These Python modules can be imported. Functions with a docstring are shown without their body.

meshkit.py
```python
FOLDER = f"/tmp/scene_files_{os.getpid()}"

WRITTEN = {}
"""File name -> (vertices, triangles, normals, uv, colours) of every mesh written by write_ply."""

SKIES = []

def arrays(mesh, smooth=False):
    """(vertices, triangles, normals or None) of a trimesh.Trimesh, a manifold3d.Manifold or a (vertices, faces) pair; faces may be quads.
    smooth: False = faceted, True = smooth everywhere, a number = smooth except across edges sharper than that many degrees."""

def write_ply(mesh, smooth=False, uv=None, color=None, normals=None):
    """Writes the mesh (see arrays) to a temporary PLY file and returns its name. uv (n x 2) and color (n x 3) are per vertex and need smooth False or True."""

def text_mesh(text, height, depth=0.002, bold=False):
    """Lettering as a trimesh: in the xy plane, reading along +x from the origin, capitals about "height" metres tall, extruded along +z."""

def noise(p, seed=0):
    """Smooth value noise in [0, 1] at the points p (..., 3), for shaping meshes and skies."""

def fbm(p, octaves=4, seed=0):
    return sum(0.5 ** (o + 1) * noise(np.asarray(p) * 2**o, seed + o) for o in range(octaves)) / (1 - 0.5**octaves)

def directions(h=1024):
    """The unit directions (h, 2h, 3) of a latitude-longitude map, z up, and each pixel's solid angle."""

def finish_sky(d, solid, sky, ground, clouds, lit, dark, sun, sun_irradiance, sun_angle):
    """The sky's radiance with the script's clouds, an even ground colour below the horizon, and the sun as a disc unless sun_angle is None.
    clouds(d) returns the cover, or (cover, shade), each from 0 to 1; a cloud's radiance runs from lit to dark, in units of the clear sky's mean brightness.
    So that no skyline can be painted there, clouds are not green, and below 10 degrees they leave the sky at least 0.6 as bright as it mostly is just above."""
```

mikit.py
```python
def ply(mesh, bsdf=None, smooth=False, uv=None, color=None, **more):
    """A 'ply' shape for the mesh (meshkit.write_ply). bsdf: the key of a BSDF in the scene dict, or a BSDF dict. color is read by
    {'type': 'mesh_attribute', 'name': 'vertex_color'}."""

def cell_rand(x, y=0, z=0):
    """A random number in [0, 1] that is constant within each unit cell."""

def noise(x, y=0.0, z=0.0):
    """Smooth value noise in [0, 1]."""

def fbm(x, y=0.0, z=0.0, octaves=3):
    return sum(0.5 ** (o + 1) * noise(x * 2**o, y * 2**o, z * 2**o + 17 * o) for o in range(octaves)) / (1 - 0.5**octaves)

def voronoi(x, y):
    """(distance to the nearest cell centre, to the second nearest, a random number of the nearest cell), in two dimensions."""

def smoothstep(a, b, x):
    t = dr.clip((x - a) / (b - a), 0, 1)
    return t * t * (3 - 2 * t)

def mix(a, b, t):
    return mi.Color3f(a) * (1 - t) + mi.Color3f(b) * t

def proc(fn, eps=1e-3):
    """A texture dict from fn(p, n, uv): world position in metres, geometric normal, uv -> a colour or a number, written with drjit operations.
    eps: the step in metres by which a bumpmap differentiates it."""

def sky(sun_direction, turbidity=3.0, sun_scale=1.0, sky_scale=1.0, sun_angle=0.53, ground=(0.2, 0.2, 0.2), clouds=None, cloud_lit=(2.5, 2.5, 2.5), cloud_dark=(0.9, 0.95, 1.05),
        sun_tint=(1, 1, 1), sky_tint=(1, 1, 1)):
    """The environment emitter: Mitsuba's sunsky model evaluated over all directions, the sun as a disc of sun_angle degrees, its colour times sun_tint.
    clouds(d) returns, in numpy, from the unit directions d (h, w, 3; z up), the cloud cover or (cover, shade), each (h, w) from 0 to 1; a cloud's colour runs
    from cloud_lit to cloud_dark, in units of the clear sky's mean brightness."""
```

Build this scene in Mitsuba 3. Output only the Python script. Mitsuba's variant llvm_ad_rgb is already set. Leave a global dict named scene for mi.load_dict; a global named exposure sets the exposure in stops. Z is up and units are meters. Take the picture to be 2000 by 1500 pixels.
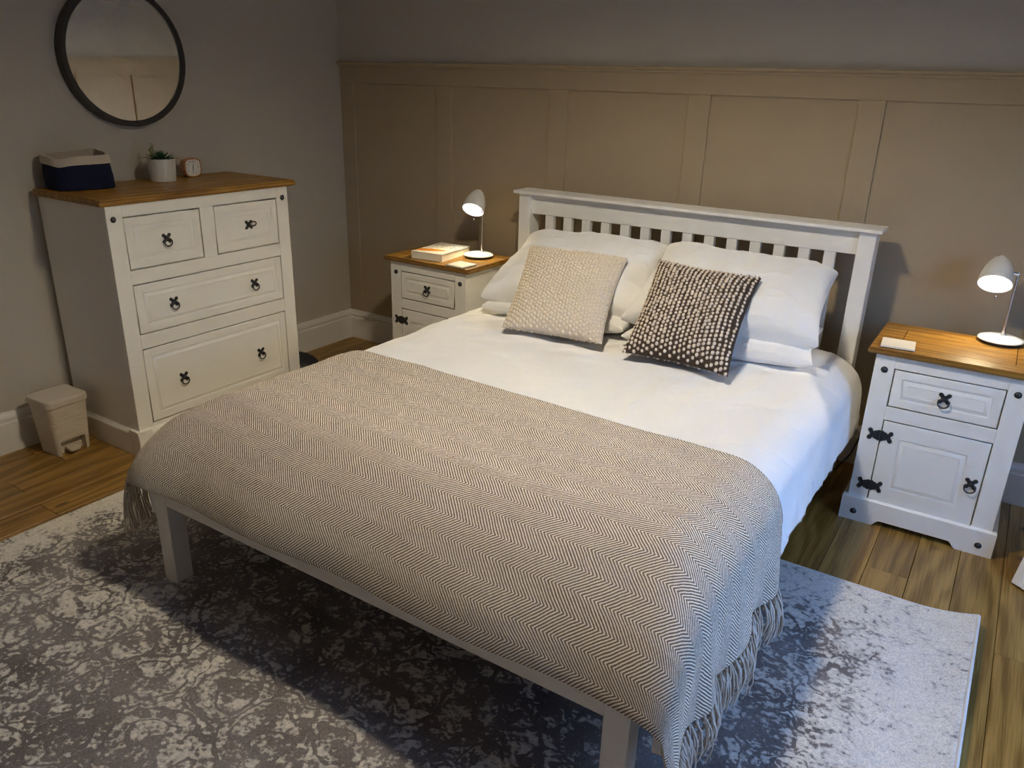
import math
import numpy as np, trimesh, manifold3d as m3, drjit as dr, mitsuba as mi
import shapely.geometry as sg
from shapely.ops import unary_union
import mikit, meshkit
from mikit import proc, noise, fbm, voronoi, cell_rand, smoothstep, mix

T = mi.ScalarTransform4f
scene, labels = {'type': 'scene'}, {}
PI = math.pi

# ------------------------------------------------------------------ camera, light, exposure
CAM = np.array([3.18412, -3.22133, 1.42583])
YAW, PITCH, ROLL, FPX = 32.5028, -21.0965, 1.6556, 1530.67
y_, p_, r_ = np.radians([YAW, PITCH, ROLL])
FW = np.array([-np.sin(y_) * np.cos(p_), np.cos(y_) * np.cos(p_), np.sin(p_)])
RT = np.array([np.cos(y_), np.sin(y_), 0.0])
UP = np.cross(RT, FW)
UP = -np.sin(r_) * RT + np.cos(r_) * UP
scene['camera'] = {'type': 'perspective', 'fov': math.degrees(2 * math.atan(1000 / FPX)), 'fov_axis': 'x',
                   'near_clip': 0.05, 'far_clip': 60.0,
                   'to_world': T().look_at(origin=CAM.tolist(), target=(CAM + FW).tolist(), up=UP.tolist())}
scene['sky'] = mikit.sky((-0.5, 0.35, 0.6), turbidity=4.0, sun_scale=0.0, sky_scale=92.0,
                         sky_tint=(0.82, 0.97, 1.15), ground=(0.10, 0.105, 0.11))
exposure = -0.22
PENDANT = (2.24, -1.6, 2.06)
PENDANT_R, PENDANT_L = 0.075, np.array([1.0, 0.86, 0.63]) * 490
BULB_R, BULB_L = 0.02, np.array([1.0, 0.80, 0.46]) * 600


# ------------------------------------------------------------------ helpers
used = {}


def num(name):
    k = used.get(name, -1) + 1
    used[name] = k
    return name if k == 0 else f'{name}_{k:03d}'


def tag(key, label=None, cat=None, group=None, kind=None):
    d = labels.setdefault(key, {})
    for n, v in (('label', label), ('category', cat), ('group', group), ('kind', kind)):
        if v:
            d[n] = v
    return key


def as_mesh(m):
    if hasattr(m, 'to_mesh'):
        q = m.to_mesh()
        return trimesh.Trimesh(q.vert_properties[:, :3], q.tri_verts, process=False)
    if isinstance(m, list):
        return trimesh.util.concatenate([as_mesh(x) for x in m])
    if isinstance(m, tuple):
        v, f = np.asarray(m[0], float), np.asarray(m[1], int)
        if f.shape[1] == 4:
            f = np.vstack([f[:, [0, 1, 2]], f[:, [0, 2, 3]]])
        return trimesh.Trimesh(v, f, process=False)
    return m


def put(parent, name, mesh, bsdf, smooth=35, M=None, uv=None, label=None, kind=None, **more):
    """One entry of the scene: a thing (parent None) or a part of parent."""
    key = num(name if parent is None else parent + '__' + name)
    m = as_mesh(mesh)
    if M is not None:
        m = m.copy()
        m.apply_transform(M)
        if np.linalg.det(M[:3, :3]) < 0:
            m.invert()
    scene[key] = mikit.ply(m, bsdf, smooth=smooth, uv=uv, **more)
    if label or kind:
        tag(key, label, kind=kind)
    return key


def thing(name, label, cat, group=None):
    key = num(name)
    tag(key, label, cat, group)
    return key


def mat(x=0, y=0, z=0, rz=0, rx=0, ry=0):
    M = trimesh.transformations.euler_matrix(math.radians(rx), math.radians(ry), math.radians(rz))
    M[:3, 3] = (x, y, z)
    return M


def frame(origin, X, Y, Z):
    M = np.eye(4)
    M[:3, 0], M[:3, 1], M[:3, 2], M[:3, 3] = X, Y, Z, origin
    return M


def box(x0, x1, y0, y1, z0, z1, b=0.003):
    """Box with chamfered edges."""
    b = min(b, (x1 - x0) / 2.01, (y1 - y0) / 2.01, (z1 - z0) / 2.01)
    if b <= 0:
        return trimesh.creation.box(bounds=[[x0, y0, z0], [x1, y1, z1]])
    p = []
    for x, sx in ((x0, 1), (x1, -1)):
        for y, sy in ((y0, 1), (y1, -1)):
            for z, sz in ((z0, 1), (z1, -1)):
                p += [(x + sx * b, y + sy * b, z), (x + sx * b, y, z + sz * b), (x, y + sy * b, z + sz * b)]
    return trimesh.convex.convex_hull(np.array(p))


def rbox(x0, x1, y0, y1, z0, z1, r, n=16):
    """Box rounded with spheres."""
    s = [m3.Manifold.sphere(r, n).translate((x, y, z)) for x in (x0 + r, x1 - r) for y in (y0 + r, y1 - r) for z in (z0 + r, z1 - r)]
    return as_mesh(m3.Manifold.batch_hull(s))


def lathe(profile, n=48):
    return trimesh.creation.revolve(np.array(profile, float), sections=n)


def tube(pts, r, n=10, cap=True):
    pts = np.asarray(pts, float)
    r = np.broadcast_to(np.asarray(r, float), len(pts))
    d = np.gradient(pts, axis=0)
    d /= np.linalg.norm(d, axis=1, keepdims=True) + 1e-12
    a = np.cross(d[0], [0, 0, 1.0] if abs(d[0][2]) < 0.9 else [1.0, 0, 0])
    V, ang = [], np.arange(n) * 2 * PI / n
    for i in range(len(pts)):
        a = a - d[i] * (a @ d[i])
        a /= np.linalg.norm(a)
        b = np.cross(d[i], a)
        V.append(pts[i] + r[i] * (np.cos(ang)[:, None] * a + np.sin(ang)[:, None] * b))
    V = np.vstack(V)
    F = []
    for i in range(len(pts) - 1):
        for j in range(n):
            k = (j + 1) % n
            F.append((i * n + j, i * n + k, (i + 1) * n + k, (i + 1) * n + j))
    F = np.array(F)
    F = np.vstack([F[:, [0, 1, 2]], F[:, [0, 2, 3]]])
    if cap:
        c0, c1 = len(V), len(V) + 1
        V = np.vstack([V, pts[:1], pts[-1:]])
        e = (len(pts) - 1) * n
        F = np.vstack([F, [(c0, (j + 1) % n, j) for j in range(n)], [(c1, e + j, e + (j + 1) % n) for j in range(n)]])
    return trimesh.Trimesh(V, F, process=False)


def prism(poly, depth, axes='xz'):
    """Polygon extruded; 'xz': polygon in x,z, thickness towards -y from y=0."""
    m = trimesh.creation.extrude_polygon(poly, depth, engine='earcut')
    if axes == 'xz':
        m.apply_transform(frame((0, 0, 0), (1, 0, 0), (0, 0, 1), (0, -1, 0)))
    return m


def sweep_x(prof, x0, x1):
    """Closed profile [(y,z)] extruded along x."""
    m = trimesh.creation.extrude_polygon(sg.Polygon(prof), x1 - x0, engine='earcut')
    m.apply_transform(frame((x0, 0, 0), (0, 1, 0), (0, 0, 1), (1, 0, 0)))
    return m


def ring_panel(w, h, t, prof):
    """Board w x h centred on 0, front towards -y at y=0, back at y=t; prof = [(inset, height towards -y)] from the edge inwards."""
    V, F = [], []
    rings = [(0.0, -t)] + list(prof)
    for i, d in rings:
        V += [(-w / 2 + i, -d, -h / 2 + i), (w / 2 - i, -d, -h / 2 + i), (w / 2 - i, -d, h / 2 - i), (-w / 2 + i, -d, h / 2 - i)]
    for k in range(len(rings) - 1):
        for j in range(4):
            a, b = k * 4 + j, k * 4 + (j + 1) % 4
            F += [(a, b, b + 4), (a, b + 4, a + 4)]
    e = (len(rings) - 1) * 4
    F += [(e, e + 1, e + 2), (e, e + 2, e + 3), (0, 2, 1), (0, 3, 2)]
    return trimesh.Trimesh(np.array(V, float), np.array(F), process=False)


def ROUTED(i, d=0.0026):
    return [(0, -0.002), (0.002, 0), (i, 0), (i + 0.002, -d * 0.7), (i + 0.005, -d), (i + 0.008, -d * 0.8), (i + 0.013, -d * 0.2), (i + 0.017, 0.0008), (i + 0.020, 0.0010), (i + 0.0215, 0.0002), (i + 0.023, 0)]


def rgb(c):
    return {'type': 'rgb', 'value': [float(x) for x in c]}


def paint(key, c, rough=0.5, spec=0.5, **k):
    scene[key] = {'type': 'twosided', 'bsdf': {'type': 'principled', 'base_color': rgb(c) if not isinstance(c, dict) else c, 'roughness': rough, 'specular': spec, **k}}


# ------------------------------------------------------------------ materials
paint('m_wall', (0.47, 0.435, 0.375), 0.9, 0.2)
paint('m_ceiling', (0.82, 0.81, 0.78), 0.9, 0.2)
paint('m_taupe', (0.335, 0.265, 0.175), 0.6, 0.3)
paint('m_skirting', (0.66, 0.64, 0.60), 0.45)
paint('m_white_paint', (0.76, 0.745, 0.70), 0.42)
paint('m_bed_paint', (0.76, 0.755, 0.73), 0.42)
paint('m_dark_gap', (0.02, 0.015, 0.012), 0.9, 0.1)
paint('m_iron', (0.012, 0.012, 0.014), 0.42, 0.5)
paint('m_lamp_white', (0.82, 0.82, 0.80), 0.3)
paint('m_black', (0.012, 0.012, 0.013), 0.5)
paint('m_black_frame', (0.010, 0.010, 0.011), 0.45)
paint('m_bag', (0.010, 0.010, 0.014), 0.55)
scene['m_chrome'] = {'type': 'roughconductor', 'material': 'Cr', 'alpha': 0.12}
scene['m_mirror'] = {'type': 'conductor', 'material': 'none', 'specular_reflectance': rgb((0.88, 0.89, 0.89))}
paint('m_coaster', (0.58, 0.55, 0.51), 0.6)
paint('m_cushion_dark', (0.045, 0.034, 0.028), 0.95, 0.1)
paint('m_cushion_cream', (0.60, 0.53, 0.44), 0.95, 0.1, sheen=0.3)
paint('m_bobble_cream', (0.68, 0.61, 0.50), 0.95, 0.1, sheen=0.3)
paint('m_bobble_white', (0.66, 0.59, 0.51), 0.95, 0.1, sheen=0.3)
paint('m_fringe', (0.62, 0.56, 0.49), 0.95, 0.1)
paint('m_navy', (0.010, 0.012, 0.028), 0.95, 0.1, sheen=0.2)
paint('m_beige_cloth', (0.46, 0.40, 0.33), 0.95, 0.1)
paint('m_pot', (0.58, 0.57, 0.53), 0.25)
paint('m_soil', (0.03, 0.02, 0.015), 0.9)
scene['m_leaf'] = {'type': 'principledthin', 'base_color': rgb((0.035, 0.085, 0.04)), 'roughness': 0.45, 'diff_trans': 0.2}
scene['m_sprig'] = {'type': 'principledthin', 'base_color': rgb((0.22, 0.24, 0.07)), 'roughness': 0.5, 'diff_trans': 0.4}
paint('m_clock_face', (0.78, 0.76, 0.70), 0.5)
paint('m_page', (0.80, 0.74, 0.60), 0.9, 0.1)
paint('m_clock_rim', (0.80, 0.72, 0.58), 0.5)
paint('m_cable', (0.01, 0.01, 0.01), 0.5)
paint('m_panel_grey', (0.35, 0.37, 0.40), 0.4)
paint('m_concrete', (0.3, 0.3, 0.3), 0.9)
scene['m_pane'] = {'type': 'thindielectric', 'int_ior': 1.5}

PLANK, PX0 = 0.1246, 2.751


def floor_fn(p, n, uv):
    i = dr.floor((p.x - PX0) / PLANK)
    r1, r2 = cell_rand(i, dr.floor(uv.y), 5), cell_rand(i, dr.floor(uv.y), 9)
    gx, gy = p.x * 1.0 + r2 * 37.0, p.y + r1 * 23.0
    warp = fbm(gx * 9, gy * 1.6, r1 * 30, octaves=3)
    rings = 0.5 + 0.5 * dr.sin((gx * 95 + warp * 26) + gy * 1.2)
    fine = fbm(gx * 330, gy * 9, 3.0, octaves=3)
    knot = smoothstep(0.90, 0.97, noise(gx * 24, gy * 9, 7.0))
    t = 0.25 * rings + 0.45 * fine + 0.30 * fbm(gx * 30, gy * 3, 1.0)
    c = mix((0.135, 0.074, 0.015), (0.280, 0.170, 0.044), smoothstep(0.25, 0.75, t))
    c = c * (0.86 + 0.28 * r1)
    c = mix(c, c * mi.Color3f(1.05, 0.92, 0.80), r2)
    return mix(c, mi.Color3f(0.07, 0.035, 0.018), knot * 0.75)


scene['m_floor'] = {'type': 'twosided', 'bsdf': {'type': 'principled', 'base_color': proc(floor_fn), 'roughness': 0.38, 'specular': 0.4}}


def pine_fn(along):
    def fn(p, n, uv):
        a, b = (p.x, p.y) if along == 'x' else (p.y, p.x)
        w = fbm(a * 2.0, b * 14, p.z * 14, octaves=3)
        g = 0.5 + 0.5 * dr.sin(b * 150 + w * 22 + p.z * 40)
        f = fbm(a * 12, b * 330, p.z * 330, octaves=3)
        t = 0.3 * g + 0.7 * f
        c = mix((0.165, 0.075, 0.0115), (0.285, 0.145, 0.025), smoothstep(0.2, 0.8, t))
        return mix(c, mi.Color3f(0.095, 0.034, 0.007), smoothstep(0.62, 0.85, fbm(a * 3, b * 40, 2.0)) * 0.6)
    return fn


for ax in 'xy':
    scene['m_pine_' + ax] = {'type': 'twosided', 'bsdf': {'type': 'principled', 'base_color': proc(pine_fn(ax)), 'roughness': 0.4, 'specular': 0.4}}


def clockwood_fn(p, n, uv):
    g = fbm(p.y * 40, p.z * 300, p.x * 60, octaves=3)
    return mix((0.28, 0.105, 0.03), (0.46, 0.21, 0.075), smoothstep(0.3, 0.7, g))


paint('m_clock_wood', proc(clockwood_fn), 0.4)


def linen_bump(p, n, uv):
    return 0.5 * fbm(p.x * 60 + p.z * 20, p.y * 60, p.z * 60, octaves=3)


scene['m_linen'] = {'type': 'twosided', 'bsdf': {'type': 'bumpmap', 'tex': proc(linen_bump, eps=2e-3), 'scale': 0.002,
                    'bsdf': {'type': 'principled', 'base_color': rgb((0.80, 0.80, 0.795)), 'roughness': 0.9, 'specular': 0.15, 'sheen': 0.2}}}

BAND, PITCH_T = 0.047, 0.0088


def throw_fn(p, n, uv):
    u, v = uv.x, uv.y
    wob = 0.0022 * noise(u * 60, v * 60) + 0.004 * noise(u * 9, v * 9, 3.0)
    w = v / BAND + 0.04 * noise(u * 5, v * 3)
    tri = dr.abs(w - 2 * dr.floor(w / 2) - 1) * BAND
    ph = (u + wob + 1.05 * tri) / PITCH_T
    s = 0.5 + 0.5 * dr.sin(2 * PI * ph)
    yarn = noise(u * 900, v * 900) * 0.35 + 0.65 * fbm(u * 260, v * 260)
    st = smoothstep(0.36, 0.64, s + 0.22 * (yarn - 0.5))
    c = mix((0.175, 0.127, 0.094), (0.82, 0.755, 0.65), st)
    return c * (0.86 + 0.28 * yarn)


scene['m_throw'] = {'type': 'twosided', 'bsdf': {'type': 'principled', 'base_color': proc(throw_fn), 'roughness': 0.95, 'specular': 0.1, 'sheen': 0.2}}


def rug_fn(p, n, uv):
    x, y = uv.x, uv.y
    n1, n2 = fbm(x * 16, y * 16, 1.0), fbm(x * 16, y * 16, 9.0)
    wx, wy = x + 0.07 * (n1 - 0.5), y + 0.07 * (n2 - 0.5)
    X, Y = dr.abs(wx - 1.98), dr.abs(wy + 2.05)
    # scrolls: ring arcs around scattered centres, mirrored about the rug's two axes, thin and worn away in patches
    d1, d2, r = voronoi(X * 6.5, Y * 6.5)
    arcs = smoothstep(0.80, 0.97, 0.5 + 0.5 * dr.sin(d1 * 21 + 6.28 * r))
    edge = smoothstep(0.07, 0.015, d2 - d1)
    e1, e2, r2 = voronoi(X * 15 + 3.3, Y * 15 + 1.7)
    petal = smoothstep(0.40, 0.30, e1) * smoothstep(0.08, 0.2, e1)
    orn = dr.maximum(dr.maximum(arcs, edge * 0.9), petal * 0.55)
    big = fbm(x * 3.1 + 9, y * 3.1, 1.0, octaves=3)
    mid = fbm(x * 19, y * 28, 4.0, octaves=4)
    fine = fbm(x * 105, y * 130, 2.0, octaves=3)
    pile = noise(x * 380, y * 330, 1.0)
    border = smoothstep(0.0, 0.36, 3.24 - x) * smoothstep(0.0, 0.22, x - 0.68) * (0.3 + 0.7 * smoothstep(0.0, 0.3, -y - 0.98))
    dens = 0.47 * border + 0.50 * (big - 0.5)
    v = 0.44 * orn * (0.35 + 0.65 * border) + 0.85 * (mid - 0.5) + 1.10 * (fine - 0.5) + 0.35 * (pile - 0.5) + dens
    dark = smoothstep(0.38, 0.66, v)
    faint = smoothstep(0.05, 0.42, v)
    light = mix((0.60, 0.565, 0.505), (0.42, 0.40, 0.37), 0.8 * faint)
    ink = mix((0.100, 0.088, 0.083), (0.20, 0.18, 0.175), noise(x * 9, y * 9, 8.0))
    c = mix(light, ink, dark)
    return c * (0.66 + 0.50 * pile + 0.18 * fine)


scene['m_rug'] = {'type': 'twosided', 'bsdf': {'type': 'principled', 'base_color': proc(rug_fn), 'roughness': 0.95, 'specular': 0.1, 'sheen': 0.4}}
paint('m_rug_edge', (0.55, 0.53, 0.50), 0.95, 0.1)


paint('m_bin_plain', (0.52, 0.455, 0.355), 0.45)


def cover_fn(p, n, uv):
    """Flat print of the paperback: pale cover, orange swoosh, rows of a grey scribble."""
    u, v = uv.x, uv.y
    c = mi.Color3f(0.66, 0.62, 0.55)
    lo = 0.12 + 0.34 * u * u
    hi = 0.30 + 0.10 * dr.sin(u * 3.0)
    sw = smoothstep(0.0, 0.02, v - lo) * smoothstep(0.0, 0.02, hi - v)
    c = mix(c, mi.Color3f(0.62, 0.23, 0.035), sw)
    c = mix(c, mi.Color3f(0.20, 0.07, 0.03), smoothstep(0.02, 0.0, dr.abs(v - lo)) * smoothstep(0.5, 0.45, v))
    row = dr.abs(v * 9 - dr.floor(v * 9) - 0.5)
    scr = smoothstep(0.22, 0.1, row + 0.25 * (noise(u * 30, v * 40) - 0.5)) * smoothstep(0.42, 0.56, noise(u * 26, dr.floor(v * 9) * 3.7))
    scr = scr * smoothstep(0.50, 0.52, v) * smoothstep(0.93, 0.91, v) * smoothstep(0.08, 0.1, u) * smoothstep(0.92, 0.9, u)
    return mix(c, mi.Color3f(0.10, 0.10, 0.11), scr * 0.85)


paint('m_cover', proc(cover_fn), 0.4)

# ------------------------------------------------------------------ the room
RX, RYF, RH = 4.0, -4.7, 2.55
HC, ZB, ZT = 1.4994, 0.163, 1.3975          # dado top, baseboard top, panel top
put(None, 'floor', box(-0.1, RX + 0.1, RYF - 0.1, 0.1, -0.14, -0.018, 0), 'm_dark_gap', False)
tag('floor', 'warm oak plank floor running towards the panelled wall', kind='structure')
rng = np.random.default_rng(7)
i0 = int(math.floor((0 - PX0) / PLANK))
seams = {2: [-0.776], 1: [-1.95], -20: [-2.07], -18: [-2.086], 0: [-1.33], 3: [-1.42], 4: [-2.2], 5: [-1.02], -19: [-1.2]}
for i in range(i0, int((RX - PX0) / PLANK) + 1):
    x0, x1 = PX0 + i * PLANK, PX0 + (i + 1) * PLANK
    cuts = [0.0]
    first = seams.get(i, [-(0.25 + 0.95 * rng.random())])[0]
    c = first
    while c > RYF + 0.15:
        cuts.append(c)
        c -= 1.05 + 0.35 * rng.random()
    cuts.append(RYF)
    for k in range(len(cuts) - 1):
        g = 0.0007
        m = box(max(x0, 0) + g, min(x1, RX) - g, cuts[k + 1] + g, cuts[k] - g, -0.018, 0.0, 0.0013)
        put('floor', 'plank', m, 'm_floor', False, uv=np.full((len(m.vertices), 2), (0.0, k + 0.5)))

# left wall, back wall with panelling
put(None, 'wall_left', box(-0.12, 0.0, RYF, 0.0, 0, RH, 0), 'm_wall', False)
tag('wall_left', 'plain greige painted wall with the round mirror', kind='structure')
put(None, 'wall_back', box(-0.12, RX + 0.12, 0.012, 0.14, 0, RH, 0), 'm_wall', False)
tag('wall_back', 'bedhead wall, taupe panelling below and plain grey paint above', kind='structure')
put('wall_back', 'upper_plaster', box(0, RX, 0.0, 0.012, HC - 0.01, RH, 0), 'm_wall', False)
xs = [(0.0918, 0.6434), (0.7353, 1.2869), (1.3794, 1.9399), (2.0319, 2.5904), (2.682, 3.272), (3.364, RX - 0.09)]
ZP = 0.2586
for a, b in xs:
    put('wall_back', 'panel', box(a - 0.02, b + 0.02, 0.009, 0.013, ZP - 0.02, ZT + 0.02, 0), 'm_taupe', False)
ed = [0.0] + [v for ab in xs for v in ab] + [RX]
for k in range(0, len(ed), 2):
    put('wall_back', 'stile', box(ed[k], ed[k + 1], 0.0, 0.012, ZP, ZT, 0.0012), 'm_taupe', False)
put('wall_back', 'top_rail', box(0, RX, 0.0, 0.012, ZT, HC - 0.02, 0.0008), 'm_taupe', False)
put('wall_back', 'bottom_rail', box(0, RX, 0.0, 0.012, 0.02, ZP, 0.0008), 'm_taupe', False)
cap = [(0.0, HC - 0.022), (-0.006, HC - 0.022), (-0.009, HC - 0.016), (-0.018, HC - 0.013), (-0.024, HC - 0.009), (-0.026, HC - 0.004), (-0.024, HC), (0.0, HC)]
put('wall_back', 'dado_cap', sweep_x(cap, 0.0, RX), 'm_taupe', 40)
sk = [(0.0, 0.0), (-0.022, 0.0), (-0.022, 0.118), (-0.020, 0.122), (-0.016, 0.125), (-0.016, 0.131), (-0.018, 0.136), (-0.017, 0.144),
      (-0.012, 0.152), (-0.007, 0.157), (-0.006, ZB), (0.0, ZB)]
put(None, 'baseboard_back', sweep_x(sk, 0.0, RX), 'm_skirting', 30)
tag('baseboard_back', 'tall white moulded skirting board under the taupe panelling', kind='structure')
put(None, 'baseboard_left', sweep_x(sk, 0.0, -RYF - 0.0), 'm_skirting', 30, M=mat(0, RYF, 0, rz=90))
tag('baseboard_left', 'tall white moulded skirting board along the mirror wall', kind='structure')
# the unseen sides of the room
WY0, WY1, WZ0, WZ1 = -2.25, -0.90, 0.06, 2.05
w = trimesh.util.concatenate([box(RX, RX + 0.25, RYF, WY0, 0, RH, 0), box(RX, RX + 0.25, WY1, 0.14, 0, RH, 0),
                              box(RX, RX + 0.25, WY0, WY1, 0, WZ0, 0), box(RX, RX + 0.25, WY0, WY1, WZ1, RH, 0)])
put(None, 'wall_right', w, 'm_wall', False)
tag('wall_right', 'plain painted window wall', kind='structure')
put(None, 'wall_front', box(-0.12, RX + 0.25, RYF - 0.12, RYF, 0, RH, 0), 'm_ceiling', False)
tag('wall_front', 'plain painted wall opposite the bed', kind='structure')
put(None, 'ceiling', box(-0.12, RX + 0.25, RYF - 0.12, 0.14, RH, RH + 0.1, 0), 'm_ceiling', False)
tag('ceiling', 'plain white ceiling', kind='structure')
fr = []
for a, b, c, d in ((WY0, WY1, WZ0, WZ0 + 0.06), (WY0, WY1, WZ1 - 0.06, WZ1), (WY0, WY0 + 0.06, WZ0 + 0.06, WZ1 - 0.06), (WY1 - 0.06, WY1, WZ0 + 0.06, WZ1 - 0.06),
                   ((WY0 + WY1) / 2 - 0.03, (WY0 + WY1) / 2 + 0.03, WZ0 + 0.06, WZ1 - 0.06)):
    fr.append(box(RX + 0.08, RX + 0.14, a, b, c, d, 0.004))
put(None, 'window_1', fr, 'm_skirting', False)
tag('window_1', 'white framed two pane window', kind='structure')
for a, b in ((WY0 + 0.06, (WY0 + WY1) / 2 - 0.03), ((WY0 + WY1) / 2 + 0.03, WY1 - 0.06)):
    put('window_1', 'pane', ([(RX + 0.11, a, WZ0 + 0.06), (RX + 0.11, a, WZ1 - 0.06), (RX + 0.11, b, WZ1 - 0.06), (RX + 0.11, b, WZ0 + 0.06)], [[0, 1, 2, 3]]), 'm_pane', False)

bl = thing('roller_blind', 'plain roller blind drawn halfway down over the low window', 'blind')
put(bl, 'fabric', box(RX + 0.05, RX + 0.053, WY0 + 0.005, WY1 - 0.005, 1.47, WZ1 - 0.03, 0), 'm_ceiling', False)
put(bl, 'roller', tube([(RX + 0.05, WY0 + 0.004, WZ1 - 0.025), (RX + 0.05, WY1 - 0.004, WZ1 - 0.025)], 0.02, 16), 'm_ceiling', True)
put(bl, 'bottom_bar', box(RX + 0.045, RX + 0.058, WY0 + 0.005, WY1 - 0.005, 1.45, 1.475, 0.002), 'm_ceiling', False)

gw = thing('garden_wall', 'grey rendered garden wall outside the low window', 'wall')
put(gw, 'body', box(RX + 2.0, RX + 2.2, -9.0, 5.0, -0.3, 1.45, 0.004), 'm_concrete', False)
put(gw, 'coping', box(RX + 1.97, RX + 2.23, -9.0, 5.0, 1.45, 1.50, 0.006), 'm_concrete', False)

# ceiling pendant (above the frame; its light is what the photo shows)
t = thing('pendant_lamp', 'dark domed pendant lamp hanging from the ceiling over the bed', 'lamp')
px, py, pz = PENDANT
prof = [(0.185, -0.100), (0.182, -0.05), (0.165, 0.0), (0.13, 0.06), (0.08, 0.10), (0.03, 0.12), (0.03, 0.117), (0.078, 0.097), (0.127, 0.057), (0.162, -0.002), (0.179, -0.052), (0.182, -0.100), (0.185, -0.100)]
put(t, 'shade', lathe(prof, 64), 'm_black', True, M=mat(px, py, pz))
put(t, 'cord', tube([(px, py, pz + 0.11), (px, py, RH)], 0.004), 'm_cable', True)
bulb = trimesh.creation.icosphere(3, PENDANT_R)
put(t, 'bulb', bulb, 'm_lamp_white', True, M=mat(px, py, pz), emitter={'type': 'area', 'radiance': rgb(PENDANT_L)})

# ------------------------------------------------------------------ iron fittings
_X = [sg.Point(0, 0).buffer(0.0135, 12)]
for sx in (-1, 1):
    for sz in (-1, 1):
        _X += [sg.LineString([(0, 0), (sx * 0.0155, sz * 0.0155)]).buffer(0.0078, 4), sg.Point(sx * 0.0165, sz * 0.0165).buffer(0.0092, 3)]
XPLATE = unary_union(_X).simplify(0.0004)
_H = [sg.Polygon([(math.cos(a) * 0.025 * (1 + 0.10 * (k % 2)), math.sin(a) * 0.0170 * (1 + 0.14 * (k % 2))) for k, a in enumerate(np.arange(24) * 2 * PI / 24)])]
for sx in (-1, 1):
    _H += [sg.LineString([(sx * 0.012, 0), (sx * 0.027, 0)]).buffer(0.006, 4)]
    for sz in (-1, 1):
        _H += [sg.LineString([(sx * 0.022, 0), (sx * 0.0315, sz * 0.0115)]).buffer(0.0062, 3), sg.Point(sx * 0.0325, sz * 0.0135).buffer(0.0072, 3)]
HPLATE = unary_union(_H).simplify(0.0004)


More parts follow.
